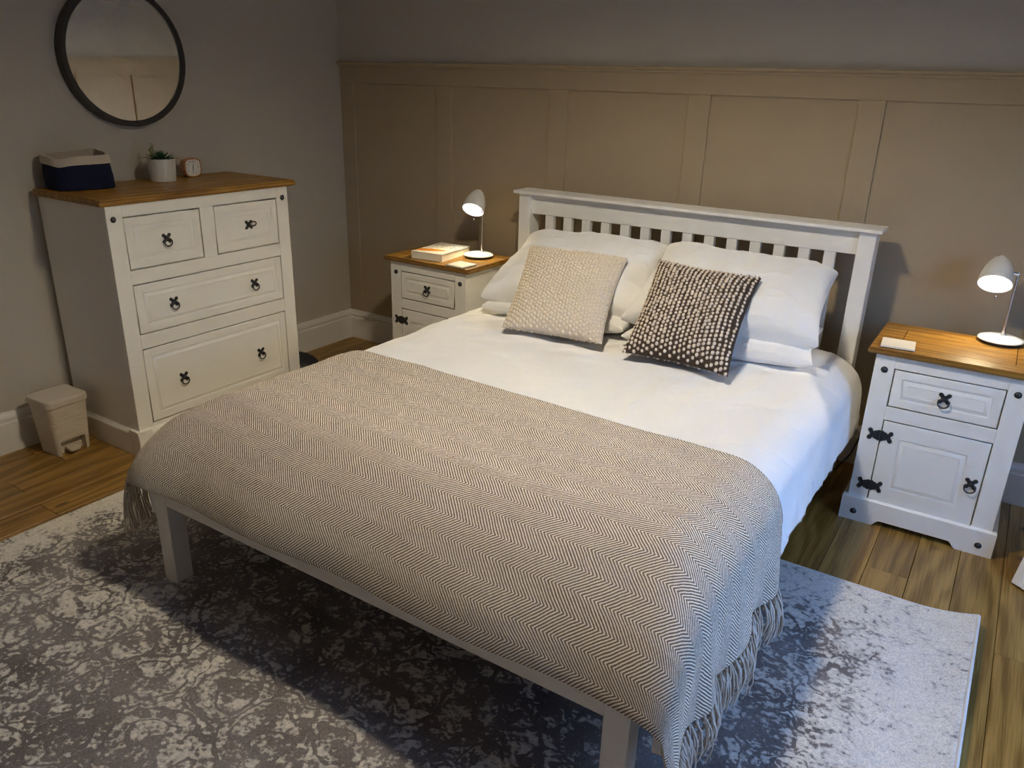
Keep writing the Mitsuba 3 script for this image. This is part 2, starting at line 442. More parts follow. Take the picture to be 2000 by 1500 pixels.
def handle_mesh(swing=0):
    """Iron cross plate with a drop ring; front towards -y."""
    ms = [prism(XPLATE, 0.003).apply_scale([0.86, 1, 0.86])]
    d = lathe([(0.0, 0.0), (0.008, 0.0), (0.0072, 0.006), (0.004, 0.0105), (0.0, 0.0115)], 16)
    ms.append(d.apply_transform(frame((0, -0.003, 0), (1, 0, 0), (0, 0, 1), (0, -1, 0))))
    a = np.linspace(0, 2 * PI, 29)
    ring = np.stack([0.0190 * np.sin(a), -0.011 - 0.005 * (1 - np.cos(a)) * 0.3, -0.0170 + 0.0175 * np.cos(a)], 1)
    if swing:
        c, s = math.cos(swing), math.sin(swing)
        ring = np.stack([c * ring[:, 0] - s * ring[:, 2] * 1.0, ring[:, 1] - 0.003, (s * ring[:, 0] + c * ring[:, 2]) * 0.55 + 0.003], 1)
    ms.append(tube(ring, 0.0028, 8))
    return trimesh.util.concatenate(ms)


HANDLE, HANDLE_SWUNG = [h.apply_scale(0.84) for h in (handle_mesh(), handle_mesh(math.radians(100)))]
HINGE = trimesh.util.concatenate([prism(HPLATE, 0.003), tube([(0, -0.004, -0.014), (0, -0.004, 0.014)], 0.004, 8)])
_st = lathe([(0.0, 0.006), (0.004, 0.0055), (0.0085, 0.003), (0.0108, 0.0), (0.0, 0.0)][::-1], 20)
STUD = _st.apply_transform(frame((0, 0, 0), (1, 0, 0), (0, 0, 1), (0, -1, 0)))


def framed_top(parent, W, D, z0, z1, M, along, fw=0.085, sw=0.075):
    """Pine top: a slab whose upper face is four frame boards around a panel with open joints; local x 0..W, y 0..D."""
    b = 'm_pine_' + along
    o = 'm_pine_' + ('y' if along == 'x' else 'x')
    t = put(parent, 'top', rbox_edge(W, D, z0, z1 - 0.006), b, 25, M=M)
    e, g = 0.004, 0.0009
    put(t, 'board', box(e, W - e, e, fw - g, z1 - 0.0062, z1, 0.0012), b, False, M=M)
    put(t, 'board', box(e, W - e, D - fw + g, D - e, z1 - 0.0062, z1, 0.0012), b, False, M=M)
    put(t, 'board', box(e, sw - g, fw + g, D - fw - g, z1 - 0.0062, z1, 0.0012), b, False, M=M)
    put(t, 'board', box(W - sw + g, W - e, fw + g, D - fw - g, z1 - 0.0062, z1, 0.0012), b, False, M=M)
    put(t, 'panel', box(sw + g, W - sw - g, fw + g, D - fw - g, z1 - 0.0062, z1 - 0.0003, 0.0012), b, False, M=M)
    return t


def rbox_edge(W, D, z0, z1):
    h = (z1 - z0)
    b = [box(0.004, W - 0.004, 0.004, D - 0.004, z0, z1, 0.0), box(0, W, 0, D, z0 + 0.35 * h, z1 - 0.12 * h, 0.0)]
    return trimesh.convex.convex_hull(np.vstack([m.vertices for m in b]))


# ------------------------------------------------------------------ chest of drawers (front faces +x)
CH = thing('chest_of_drawers', 'cream painted four-drawer chest with a pine top and black iron fittings', 'chest of drawers')
CW, CD = 0.832, 0.4396                                   # body; local x along the front, y into depth
MC = mat(0.4646, -1.6564, 0, rz=90)                      # local front towards world +x
put(CH, 'body', [box(0, CW, 0.020, CD, 0.02, 0.9755, 0.001), box(0, 0.062, 0, 0.021, 0.08, 0.9755, 0.0012), box(CW - 0.062, CW, 0, 0.021, 0.08, 0.9755, 0.0012),
                 box(0.062, CW - 0.062, 0, 0.021, 0.932, 0.9755, 0.0008), box(0.062, CW - 0.062, 0, 0.021, 0.681, 0.733, 0.0008),
                 box(0.062, CW - 0.062, 0, 0.021, 0.429, 0.484, 0.0008), box(0.062, CW - 0.062, 0, 0.021, 0.08, 0.122, 0.0008),
                 box(0.384, 0.446, 0, 0.021, 0.733, 0.932, 0.0008)], 'm_white_paint', False, M=MC)
pl = [(0.0, 0.0), (0.0, 0.092), (0.004, 0.100), (0.012, 0.108), (0.06, 0.108), (0.06, 0.0)]
ms = [sweep_x([(y - 0.014, z) for y, z in pl], -0.014, CW + 0.014)]
side = sweep_x([(y, z) for y, z in pl], 0, CD + 0.014)
ms.append(side.copy().apply_transform(frame((-0.014, -0.014, 0), (0, 1, 0), (1, 0, 0), (0, 0, 1))))
ms[-1].invert()
ms.append(side.copy().apply_transform(frame((CW + 0.014, -0.014, 0), (0, 1, 0), (-1, 0, 0), (0, 0, 1))))
put(CH, 'plinth', ms, 'm_white_paint', False, M=MC)
MT = mat(0.4734, -1.677, 0, rz=90)
framed_top(CH, 0.896, 0.448, 0.9756, 1.0, MT, 'y', 0.085, 0.085)
for (a, b, z0, z1, hs) in [(-1.594, -1.2745, 0.7355, 0.930, [(-1.431, 0)]), (-1.2085, -0.889, 0.7355, 0.930, [(-1.045, 1)]),
                           (-1.593, -0.888, 0.4855, 0.679, [(-1.435, 0), (-1.043, 0)]), (-1.593, -0.888, 0.124, 0.4265, [(-1.434, 0), (-1.042, 0)])]:
    w_, h_ = b - a, z1 - z0
    MM = MC @ mat((a + b) / 2 + 1.6564, 0.0, (z0 + z1) / 2)
    d = put(CH, 'drawer', ring_panel(w_ - 0.005, h_ - 0.006, 0.018, ROUTED(0.030)), 'm_white_paint', 50, M=MM)
    for hy, sw in hs:
        zc = {0.7355: 0.834, 0.4855: 0.586, 0.124: 0.272}[z0] if not sw else 0.836
        put(d, 'handle', HANDLE_SWUNG if sw else HANDLE, 'm_iron', 30, M=MC @ mat(hy + 1.6564, 0.0, zc), label='black iron cross-shaped ring pull')
for sx, sz in ((-1.630, 0.927), (-0.854, 0.929)):
    put(CH, 'stud', STUD, 'm_iron', True, M=MC @ mat(sx + 1.6564, 0, sz), label='round black iron stud')
for sx in (-1.630, -0.854):
    put(CH, 'stud', STUD, 'm_iron', True, M=MC @ mat(sx + 1.6564, -0.014, 0.045), label='round black iron stud')


# ------------------------------------------------------------------ bedside cabinets
def bedside(label, X, Y, A):
    t = thing('bedside_cabinet', label, 'bedside cabinet', None)
    M = mat(X, Y, 0, rz=A)
    W, D, H, th, ins, bw = 0.5, 0.3674, 0.642, 0.0211, 0.0258, 0.4485
    B = M @ mat(ins, 0.0193, 0)
    dx0, dx1, dz0, dz1, ez0, ez1 = 0.063, 0.3855, 0.4430, 0.5745, 0.090, 0.3924
    bd = D - 0.0193 - 0.015
    put(t, 'body', [box(0, bw, 0.020, bd, 0.03, H - th, 0.001), box(0, dx0 - 0.001, 0, 0.021, 0.05, H - th, 0.0012), box(dx1 + 0.001, bw, 0, 0.021, 0.05, H - th, 0.0012),
                    box(dx0 - 0.001, dx1 + 0.001, 0, 0.021, dz1 + 0.002, H - th, 0.0008), box(dx0 - 0.001, dx1 + 0.001, 0, 0.021, ez1 + 0.002, dz0 - 0.002, 0.0008),
                    box(dx0 - 0.001, dx1 + 0.001, 0, 0.021, 0.05, ez0 - 0.002, 0.0008)], 'm_white_paint', False, M=B)
    framed_top(t, W, D, H - th, H, M, 'x', 0.078, 0.082)
    # plinth board with a shaped cut-out between two feet
    c, hw, hp = bw / 2, 0.24, 0.088
    cut = []
    for k in range(9):
        u = k / 8
        cut.append((c - hw + 0.105 + 0.028 * u, 0.022 * (0.5 - 0.5 * math.cos(PI * u))))
    pts = [(c - hw, 0), (cut[0][0], 0)] + cut + [(2 * c - x, z) for x, z in cut[::-1]] + [(2 * c - cut[0][0], 0), (c + hw, 0), (c + hw, hp), (c - hw, hp)]
    f = prism(sg.Polygon(pts).buffer(0), 0.016)
    cham = sweep_x([(0, hp - 0.0005), (-0.016, hp - 0.0005), (-0.010, hp + 0.004), (0, hp + 0.006)], c - hw + 0.002, c + hw - 0.002)
    s1 = box(c - hw, c - hw + 0.016, -0.001, bd, 0, hp, 0.0015)
    s2 = box(c + hw - 0.016, c + hw, -0.001, bd, 0, hp, 0.0015)
    put(t, 'plinth', [f, cham, s1, s2], 'm_white_paint', False, M=B @ mat(0, 0.004, 0))
    d = put(t, 'drawer', ring_panel(dx1 - dx0 - 0.005, dz1 - dz0 - 0.005, 0.018, ROUTED(0.026)), 'm_white_paint', 50, M=B @ mat((dx0 + dx1) / 2, 0, (dz0 + dz1) / 2))
    put(d, 'handle', HANDLE, 'm_iron', 30, M=B @ mat((dx0 + dx1) / 2, 0, 0.509), label='black iron cross-shaped ring pull')
    e = put(t, 'door', ring_panel(dx1 - dx0 - 0.005, ez1 - ez0 - 0.005, 0.018, ROUTED(0.055)), 'm_white_paint', 50, M=B @ mat((dx0 + dx1) / 2, 0, (ez0 + ez1) / 2))
    put(e, 'handle', HANDLE, 'm_iron', 30, M=B @ mat(0.355, 0, 0.241), label='black iron cross-shaped ring pull')
    for z in (0.335, 0.146):
        put(e, 'hinge', HINGE, 'm_iron', 30, M=B @ mat(dx0 - 0.001, 0, z), label='ornate black iron hinge')
    for x, z, y in ((0.033, 0.567, 0), (bw - 0.033, 0.567, 0), (0.029, 0.036, -0.012), (bw - 0.029, 0.036, -0.012)):
        put(t, 'stud', STUD, 'm_iron', True, M=B @ mat(x, y, z), label='round black iron stud')
    return t


bedside('white bedside cabinet with pine top between the chest and the bed, holding the paperback', 0.6754, -0.4515, -0.742)
bedside('white bedside cabinet with pine top right of the bed, door in full view', 2.8459, -0.5043, 0.2875)

# ------------------------------------------------------------------ bed frame
BED = thing('bed_frame', 'white painted wooden double bed frame with a slatted headboard', 'bed')
xL, xR, yH, yF = 1.2661, 2.763, -0.1966, -2.1077
put(BED, 'headboard_cap', box(xL - 0.0196, xR + 0.0196, yH - 0.02, yH + 0.105, 0.9613, 0.9754, 0.002), 'm_bed_paint', False)
for x in (xL, xR - 0.0589):
    put(BED, 'headboard_post', box(x, x + 0.0589, yH, yH + 0.085, 0.0, 0.9613, 0.002), 'm_bed_paint', False)
put(BED, 'headboard_rail', box(xL + 0.0589, xR - 0.0589, yH + 0.017, yH + 0.045, 0.8755, 0.9613, 0.0015), 'm_bed_paint', False)
put(BED, 'headboard_rail', box(xL + 0.0589, xR - 0.0589, yH + 0.017, yH + 0.045, 0.33, 0.42, 0.0015), 'm_bed_paint', False)
for k in range(14):
    x = 1.396 + k * 0.092
    put(BED, 'headboard_slat', box(x, x + 0.041, yH + 0.019, yH + 0.043, 0.42, 0.8755, 0.0012), 'm_bed_paint', False)
for x in (xL, xR - 0.0559):
    put(BED, 'leg', box(x, x + 0.0559, yF, yF + 0.0559, 0.0125, 0.325, 0.002), 'm_bed_paint', False)
put(BED, 'foot_rail', box(xL + 0.0559, xR - 0.0559, yF + 0.0005, yF + 0.026, 0.274, 0.325, 0.002), 'm_bed_paint', False)
for x in (xL + 0.01, xR - 0.036):
    put(BED, 'side_rail', box(x, x + 0.026, yF + 0.0559, yH, 0.274, 0.345, 0.002), 'm_bed_paint', False)
for k in range(12):
    y = -2.0 + k * 0.155
    put(BED, 'base_slat', box(xL + 0.037, xR - 0.037, y, y + 0.07, 0.300, 0.318, 0.002), 'm_pine_x', False)
put(None, 'mattress', rbox(1.36, 2.69, -1.88, -0.16, 0.319, 0.470, 0.05), 'm_linen', 30)
tag('mattress', 'white mattress under the duvet on the bed frame', 'mattress')


# ------------------------------------------------------------------ draped cloth
def drape(S, Tt, xa, xb, ya, z0, rl, rr_, ry, flare=0.05, pl=5.0, pr=2.0):
    """A sheet over a box with rounded edges: it bends down past xa (radius rl), xb (rr_) and, towards the foot, ya (ry)."""
    dl, dr_ = np.maximum(xa - S, 0), np.maximum(S - xb, 0)
    dx, sx, rx = np.maximum(dl, dr_), np.where(dl > 0, -1.0, 1.0), np.where(dl > 0, rl, rr_)
    dy = np.maximum(ya - Tt, 0)

    def bend(d, r):
        a, ext = np.minimum(d / r, PI / 2), np.maximum(d - r * PI / 2, 0)
        return r * np.sin(a) + flare * ext, r * (1 - np.cos(a)) + ext, ext
    hx, zx, ex = bend(dx, rx)
    hy, zy, ey = bend(dy, ry)
    p = np.where(dl > 0, pl, pr)
    drop = (zx ** p + zy ** p) ** (1 / p)
    X = np.clip(S, xa, xb) + sx * hx
    Y = np.maximum(Tt, ya) - hy
    return np.stack([X, Y, z0 - drop], -1), drop, ex


def solid(P, thick, uvs=None):
    """Grid of points P (n, m, 3) thickened along its normals into a closed mesh."""
    n, m = P.shape[:2]
    N = np.cross(np.gradient(P, axis=0), np.gradient(P, axis=1))
    N /= np.linalg.norm(N, axis=-1, keepdims=True) + 1e-12
    if N[..., 2].mean() < 0:
        N = -N
    th = np.broadcast_to(np.asarray(thick, float), (n, m))[..., None]
    V = np.vstack([P.reshape(-1, 3), (P - N * th).reshape(-1, 3)])
    I = np.arange(n * m).reshape(n, m)
    q = np.stack([I[:-1, :-1], I[1:, :-1], I[1:, 1:], I[:-1, 1:]], -1).reshape(-1, 4)
    F = [q, q[:, ::-1] + n * m]
    loop = np.concatenate([I[:, 0], I[-1, 1:], I[-2::-1, -1], I[0, -2:0:-1]])
    nx = np.roll(loop, -1)
    F.append(np.stack([loop, loop + n * m, nx + n * m, nx], -1))
    F = np.vstack(F)
    me = trimesh.Trimesh(V, np.vstack([F[:, [0, 1, 2]], F[:, [0, 2, 3]]]), process=False)
    if me.volume < 0:
        me.invert()
    uv = None if uvs is None else np.vstack([uvs.reshape(-1, 2)] * 2)
    return me, uv


def ridged(p, o, seed):
    return 1 - np.abs(2 * meshkit.fbm(p, o, seed) - 1)


# duvet
s, tt = np.linspace(1.40 - 0.47, 2.68 + 0.36, 300), np.linspace(-2.13, -0.215, 300)
S, TT = np.meshgrid(s, tt, indexing='ij')
P, d, ext = drape(S, TT, 1.40, 2.68, -1.80, 0.527, 0.225, 0.14, 0.29, 0.02)
q = np.stack([S, TT, S * 0], -1)
rot = np.stack([S * 0.86 + TT * 0.5, -S * 0.5 + TT * 0.86, S * 0], -1)
w1 = ridged(rot * [2.2, 6.0, 1], 3, 11) ** 5
w2 = ridged(np.stack([S * 5.0 - TT * 1.5, TT * 2.2 + S, S * 0], -1), 3, 21) ** 6
soft = meshkit.fbm(q * 4.5, 3, 5) - 0.5
w3 = ridged(np.stack([S * 9 + TT * 4, TT * 14 - S * 3, S * 0], -1), 3, 33) ** 6
amp = 0.35 + 0.65 * np.clip((TT + 1.45) / 0.5, 0, 1)
P[..., 2] += amp * (0.006 * w1 + 0.007 * w2 + 0.0025 * w3 + 0.018 * soft)
P[..., 0] += np.where(S > 2.68, 1, -1) * np.clip(ext * 8, 0, 1) * np.clip((TT + 1.55) * 4, 0.1, 1) * (0.014 * (meshkit.fbm(np.stack([TT * 6, ext * 4, S * 0], -1), 3, 3) - 0.5) + 0.008 * w1)
P[..., 0] += np.where(S > 2.68, 1, 0) * np.clip(ext * 12, 0, 1) * (0.005 * w3 + 0.004 * w2)
# rounded, sunken end by the headboard
end = np.clip((TT + 0.34) / 0.125, 0, 1)
P[..., 2] -= 0.055 * (1 - np.sqrt(np.maximum(1 - end ** 2, 0)))
me, _ = solid(P, 0.026)
put(None, 'duvet', me, 'm_linen', True)
tag('duvet', 'white rumpled duvet covering the bed, partly under the herringbone throw', 'duvet')

# throw
SL, SR = 1.40 - 0.385, 2.69 + 0.41
back = lambda s: -1.335 - 0.055 * np.clip((s - 1.3) / 1.4, 0, 1.3)
s, k01 = np.linspace(SL, SR, 420), np.linspace(0, 1, 260)
S, K = np.meshgrid(s, k01, indexing='ij')
TB = back(S)
front = -2.216
TT = front + (TB - front) * K


def throw_surface(S, TT):
    P, d, ext = drape(S, TT, 1.40, 2.69, -1.80, 0.548, 0.255, 0.152, 0.33, 0.03)
    q = np.stack([S, TT, S * 0], -1)
    fold = ridged(np.stack([S * 1.2 - 0.3 * TT, TT * 9, S * 0], -1), 2, 41) ** 4
    P[..., 2] += 0.010 * (meshkit.fbm(q * 3.5, 3, 5) - 0.5) + 0.004 * fold
    ram = np.clip(ext * 5, 0, 1) * np.where(S > 2, 1, 0.5)
    fx = np.sin(TT * 26 + 2.5 * meshkit.noise(q * 5, 8)) * 0.016 + 0.016 * (meshkit.fbm(q * 8, 2, 9) - 0.5)
    P[..., 0] += np.where((S > 2.69) | (S < 1.40), 1, 0) * ram * (fx + 0.004) * np.where(S > 2, 1, -1)
    fy = np.sin(S * 11 + 3 * meshkit.noise(q * 2, 4)) * 0.006
    P[..., 1] -= np.clip((-1.95 - TT) * 5, 0, 1) * (0.010 + fy)
    return P


P = throw_surface(S, TT)
me, uv = solid(P, 0.006, np.stack([S, (TT - TB)], -1))
THROW = put(None, 'throw_blanket', me, 'm_throw', True, uv=uv)
tag(THROW, 'taupe and cream herringbone throw with tassels laid across the foot of the bed', 'throw blanket')
# tassels along the two short ends
rng = np.random.default_rng(3)


def tassel(at, out, L):
    ms = []
    for j in range(6):
        o = rng.normal(0, 0.0032, 3) * [1, 1, 0]
        e = rng.normal(0, 0.010, 3) * [1, 1, 0.6]
        n = 6
        u = np.linspace(0, 1, n)[:, None]
        pts = at + o * (u > 0) + np.array([0, 0, -L]) * u + e * u ** 1.5 + out * 0.014 * np.sin(u * PI) + rng.normal(0, 0.0012, (n, 3))
        ms.append(tube(pts, np.linspace(0.0026, 0.0016, n), 5))
    kn = trimesh.creation.icosphere(1, 0.0052)
    kn.apply_translation(at + [0, 0, -0.014])
    return trimesh.util.concatenate(ms + [kn])


for side, scol in ((1, SR), (-1, SL)):
    K2 = np.linspace(0.012, 0.985, 40)
    tb = back(np.full(40, scol))
    pts = throw_surface(np.full((40, 1), scol), (front + (tb - front) * K2)[:, None])[:, 0]
    for i, pnt in enumerate(pts):
        L = 0.095 + 0.03 * rng.random()
        L = min(L, pnt[2] - 0.03) if pnt[2] > 0.075 else 0.045
        if side < 0:
            L = 0.15 + 0.02 * rng.random()
        put(THROW, 'tassel', tassel(pnt + [0, 0, 0.002], np.array([side, 0, 0.0]), L), 'm_fringe', True)


# ------------------------------------------------------------------ pillows and cushions
def pillow(c, thick, n=70, pinch=0.04, seed=0, wrinkle=0.010, edge=0.35):
    """Pillow from its four corners c = BL, BR, TR, TL; returns mesh, and a function (u, v) -> front point, normal."""
    BL, BR, TR, TL = (np.array(x, float) for x in c)
    Nn = np.cross(BR - BL, TL - BL)
    Nn /= np.linalg.norm(Nn)
    ex, ey = (BR + TR - BL - TL) / 2, (TL + TR - BL - BR) / 2

    def mid(u, v):
        u, v = np.asarray(u)[..., None], np.asarray(v)[..., None]
        a, b = (u + 1) / 2, (v + 1) / 2
        m = BL * (1 - a) * (1 - b) + BR * a * (1 - b) + TL * (1 - a) * b + TR * a * b
        return m - ex * u * pinch * (1 - v ** 2) - ey * v * pinch * (1 - u ** 2)

    def half(u, v, sgn):
        uu, vv = np.asarray(u), np.asarray(v)
        h = thick / 2 * (np.maximum(1 - uu ** 4, 0) * np.maximum(1 - vv ** 4, 0)) ** edge * (1 - 0.18 * (uu ** 2 + vv ** 2) / 2)
        q = np.stack([uu * 1.6 + 3 * sgn, vv * 1.6, uu * 0 + seed], -1)
        rad = np.maximum(np.abs(uu), np.abs(vv))
        wr = (meshkit.fbm(q, 3, seed + 1) - 0.5) * 1.6 + 0.55 * (ridged(q * [1.6, 1.6, 1], 2, seed + 2) ** 4) + 0.5 * rad ** 3 * (ridged(np.stack([np.arctan2(vv, uu) * 2.6, rad, uu * 0 + seed], -1), 2, seed + 5) ** 3 - 0.3)
        return h + wrinkle * wr * np.minimum(1, 4 * h / thick)

    g = np.sin(np.linspace(-PI / 2, PI / 2, n))
    U, V = np.meshgrid(g, g, indexing='ij')
    A, B = mid(U, V) + half(U, V, 1)[..., None] * Nn, mid(U, V) - half(U, V, -1)[..., None] * Nn
    B[0], B[-1], B[:, 0], B[:, -1] = A[0], A[-1], A[:, 0], A[:, -1]
    I = np.arange(n * n).reshape(n, n)
    q = np.stack([I[:-1, :-1], I[1:, :-1], I[1:, 1:], I[:-1, 1:]], -1).reshape(-1, 4)
    F = np.vstack([q, q[:, ::-1] + n * n])
    m = trimesh.Trimesh(np.vstack([A.reshape(-1, 3), B.reshape(-1, 3)]), np.vstack([F[:, [0, 1, 2]], F[:, [0, 2, 3]]]), process=False)
    m.merge_vertices()

    def front_pt(u, v, e=1e-3, sgn=1):
        f = lambda a, b: mid(a, b) + sgn * half(a, b, sgn)[..., None] * Nn
        p = f(u, v)
        nn = np.cross(f(u + e, v) - f(u - e, v), f(u, v + e) - f(u, v - e))
        du = f(u + e, v) - f(u - e, v)
        return p, sgn * nn / np.linalg.norm(nn, axis=-1, keepdims=True), du / np.linalg.norm(du, axis=-1, keepdims=True)
    return m, front_pt, lambda u, v: front_pt(u, v, sgn=-1)


flat_l = pillow([(1.42, -0.70, 0.575), (2.03, -0.655, 0.575), (2.03, -0.20, 0.585), (1.40, -0.20, 0.585)], 0.10, 60, 0.03, 3, 0.006)[0]
put(None, 'pillow', flat_l, 'm_linen', True)
tag('pillow', 'white pillow lying flat under the left upright pillow', 'pillow')
flat_r = pillow([(2.05, -0.715, 0.575), (2.70, -0.605, 0.572), (2.64, -0.19, 0.585), (2.05, -0.20, 0.585)], 0.10, 60, 0.03, 8, 0.006)[0]
put(None, 'pillow', flat_r, 'm_linen', True)
tag('pillow_001', 'white pillow lying flat under the right upright pillow', 'pillow')
up_l = pillow([(1.415, -0.70, 0.615), (2.07, -0.60, 0.615), (2.02, -0.235, 0.815), (1.375, -0.235, 0.795)], 0.175, 90, 0.03, 14, 0.013)[0]
put(None, 'pillow', up_l, 'm_linen', True)
tag('pillow_002', 'white pillow leaning on the headboard behind the cream bobble cushion', 'pillow')
up_r = pillow([(2.035, -0.695, 0.632), (2.70, -0.56, 0.628), (2.665, -0.235, 0.81), (2.01, -0.235, 0.825)], 0.175, 90, 0.03, 27, 0.013)[0]
put(None, 'pillow', up_r, 'm_linen', True)
tag('pillow_003', 'white pillow leaning on the headboard behind the dark dotted cushion', 'pillow')


def bobbles(front_pt, nu, nv, ru, rv, rh, lim=0.97, jit=0.12, seed=0, stagger=True, sub=1, rim=0.0):
    rg = np.random.default_rng(seed)
    ico = trimesh.creation.icosphere(sub, 1.0)
    us, vs = [], []
    for i in range(nu):
        for j in range(nv):
            us.append(-lim + 2 * lim * (i + 0.5) / nu + rg.normal(0, jit / nu))
            vs.append(-lim + 2 * lim * (j + 0.5 + (0.5 * (i % 2) - 0.25 if stagger else 0)) / nv + rg.normal(0, jit / nv))
    us, vs = np.clip(np.array(us), -0.992, 0.992), np.clip(np.array(vs), -0.992, 0.992)
    keep = np.maximum(np.abs(us), np.abs(vs)) >= rim
    us, vs = us[keep], vs[keep]
    p, n, du = front_pt(us, vs)
    dv = np.cross(n, du)
    sc = 0.88 + 0.24 * rg.random(len(us))[:, None, None]
    L = ico.vertices
    V = p[:, None] + sc * (L[None, :, :1] * ru * du[:, None] + L[None, :, 1:2] * rv * dv[:, None] + L[None, :, 2:] * rh * n[:, None])
    F = ico.faces[None] + (np.arange(len(us)) * len(L))[:, None, None]
    return trimesh.Trimesh(V.reshape(-1, 3), F.reshape(-1, 3), process=False)


cu, cf, cb_ = pillow([(1.630, -0.865, 0.563), (2.025, -0.815, 0.563), (1.945, -0.475, 0.805), (1.500, -0.470, 0.795)], 0.13, 60, 0.035, 5, 0.006, edge=0.62)
C1 = put(None, 'cushion', cu, 'm_cushion_cream', True)
tag(C1, 'cream cushion with an all-over bobble knit', 'cushion')
put(C1, 'bobble_knit', [bobbles(cf, 30, 27, 0.0066, 0.0073, 0.0050, lim=0.995, jit=0.2, seed=1), bobbles(cb_, 30, 27, 0.0066, 0.0073, 0.0050, lim=0.985, seed=6, rim=0.70)], 'm_bobble_cream', True, kind='stuff')
cu, cf2, cb2 = pillow([(2.120, -0.850, 0.563), (2.500, -0.865, 0.563), (2.462, -0.490, 0.810), (2.075, -0.485, 0.818)], 0.13, 60, 0.04, 9, 0.006, edge=0.62)
C2 = put(None, 'cushion', cu, 'm_cushion_dark', True)
tag(C2, 'dark brown cushion dotted with cream woven knots', 'cushion')
put(C2, 'woven_knots', [bobbles(cf2, 23, 27, 0.0057, 0.0070, 0.0046, lim=1.0, jit=0.14, seed=2), bobbles(cb2, 20, 24, 0.0060, 0.0072, 0.0050, lim=0.98, seed=7, rim=0.72), bobbles(cf2, 10, 96, 0.0011, 0.0014, 0.0016, seed=4, jit=0.02, sub=0)], 'm_bobble_white', True, kind='stuff')
# frayed top edge of the dark cushion
rg = np.random.default_rng(12)
ms = []
pp, nn, _ = cf2(np.linspace(-0.97, 0.97, 60), np.full(60, 0.985))
for a, b in zip(pp, nn):
    e = a + np.array([rg.normal(0, 0.004), 0.002, 0.002 + 0.005 * rg.random()])
    ms.append(tube([a, (a + e) / 2 + rg.normal(0, 0.0015, 3), e], [0.0012, 0.001, 0.0005], 4))
put(C2, 'frayed_edge', ms, 'm_cushion_dark', True, kind='stuff')


# ------------------------------------------------------------------ bedside lamps
def lamp(label, bx, by, z, M_, axis, stem):
    """White lamp: round base at (bx, by, z), stem, bell shade with mouth centre M_ opening against axis."""
    t = thing('bedside_lamp', label, 'lamp')
    put(t, 'base', lathe([(0, 0.009), (0.068, 0.009), (0.070, 0.011), (0.068, 0.015), (0.055, 0.0195), (0.03, 0.0228), (0, 0.0235)], 56), 'm_lamp_white', 50, M=mat(bx, by, z))
    put(t, 'base_pad', lathe([(0, 0), (0.063, 0), (0.066, 0.009), (0, 0.009)], 48), 'm_black', 40, M=mat(bx, by, z), label='black underside of the base')
    L = 0.113
    ax = np.array(axis, float)
    ax /= np.linalg.norm(ax)
    sx, sy, zt = stem
    top = np.array(M_) + ax * 0.060 + (np.array([sx, sy, 0]) - np.array([M_[0], M_[1], 0])) * [1, 0, 0]
    path = [(sx, sy, z + 0.02), (sx, sy, z + 0.06), (sx, sy, z + 0.12), (sx, sy, zt - 0.01), (sx, sy, zt)]
    put(t, 'stem', tube(path, [0.0062, 0.005, 0.0042, 0.004, 0.004], 14), 'm_chrome', True, label='thin chrome stem')
    out = [(0.052, 0.0), (0.051, 0.018), (0.0475, 0.040), (0.0415, 0.062), (0.0325, 0.083), (0.0215, 0.099), (0.0095, 0.110), (0.0, L)]
    inn = [(max(r - 0.0018, 0), zz - 0.0018 if zz > 0 else 0.0) for r, zz in out]
    X = np.cross(ax, [1, 0, 0.3])
    X /= np.linalg.norm(X)
    F = frame(M_, X, np.cross(ax, X), ax)
    put(t, 'shade', lathe(inn[::-1] + out[:1] + out[1:], 56), 'm_lamp_white', 60, M=F)
    # knuckle between stem and shade
    axpt = np.array(M_) + ax * 0.052
    put(t, 'joint', tube([np.array([sx, sy, zt - 0.006]), axpt + (np.array([sx, sy, zt]) - axpt) * 0.5], 0.0055, 12), 'm_chrome', True, label='chrome joint')
    put(t, 'bulb', trimesh.creation.icosphere(3, BULB_R), 'm_lamp_white', True, M=mat(*(np.array(M_) + ax * 0.034)), label='glowing bulb', emitter={'type': 'area', 'radiance': rgb(BULB_L)})
    put(t, 'socket', tube([np.array(M_) + ax * 0.052, np.array(M_) + ax * 0.105], 0.014, 16), 'm_lamp_white', 40)
    c0 = np.array(M_) + ax * 0.045 + np.array([0.012, -0.03, 0.0])
    zb = M_[2] - 0.043
    put(t, 'pull_chain', [tube([c0, (c0[0], c0[1], zb)], 0.0007, 6), lathe([(0, 0), (0.0035, 0.003), (0.0024, 0.009), (0, 0.011)], 12).apply_translation((c0[0], c0[1], zb - 0.006))], 'm_chrome', True, label='pull chain with a small bead')
    return t


lamp('lit white table lamp on the left bedside cabinet beside the paperback', 1.047, -0.196, 0.642, (1.031, -0.222, 0.864), (-0.15, 0.66, 0.73), (1.052, -0.176, 0.885))
lamp('lit white table lamp at the right edge of the photo, on the right bedside cabinet', 3.206, -0.171, 0.642, (3.150, -0.205, 0.842), (0.0, 0.7, 0.71), (3.209, -0.158, 0.880))

# coasters, paperback
def coaster(label, c, z):
    c = np.array(c, float)
    t = thing('coaster', label, 'coaster')
    for nm, sh, z0, z1, mt, lb in (('backing', 0.003, z, z + 0.0025, 'm_black', 'black backing'), ('tile', 0.0, z + 0.0025, z + 0.0075, 'm_coaster', None)):
        cc = c.mean(0) + (c - c.mean(0)) * (1 - sh / 0.06)
        a = trimesh.convex.convex_hull(np.vstack([np.c_[cc, np.full(4, z0)], np.c_[c.mean(0) + (cc - c.mean(0)) * 0.985, np.full(4, z1)]]))
        put(t, nm, a, mt, False, label=lb)


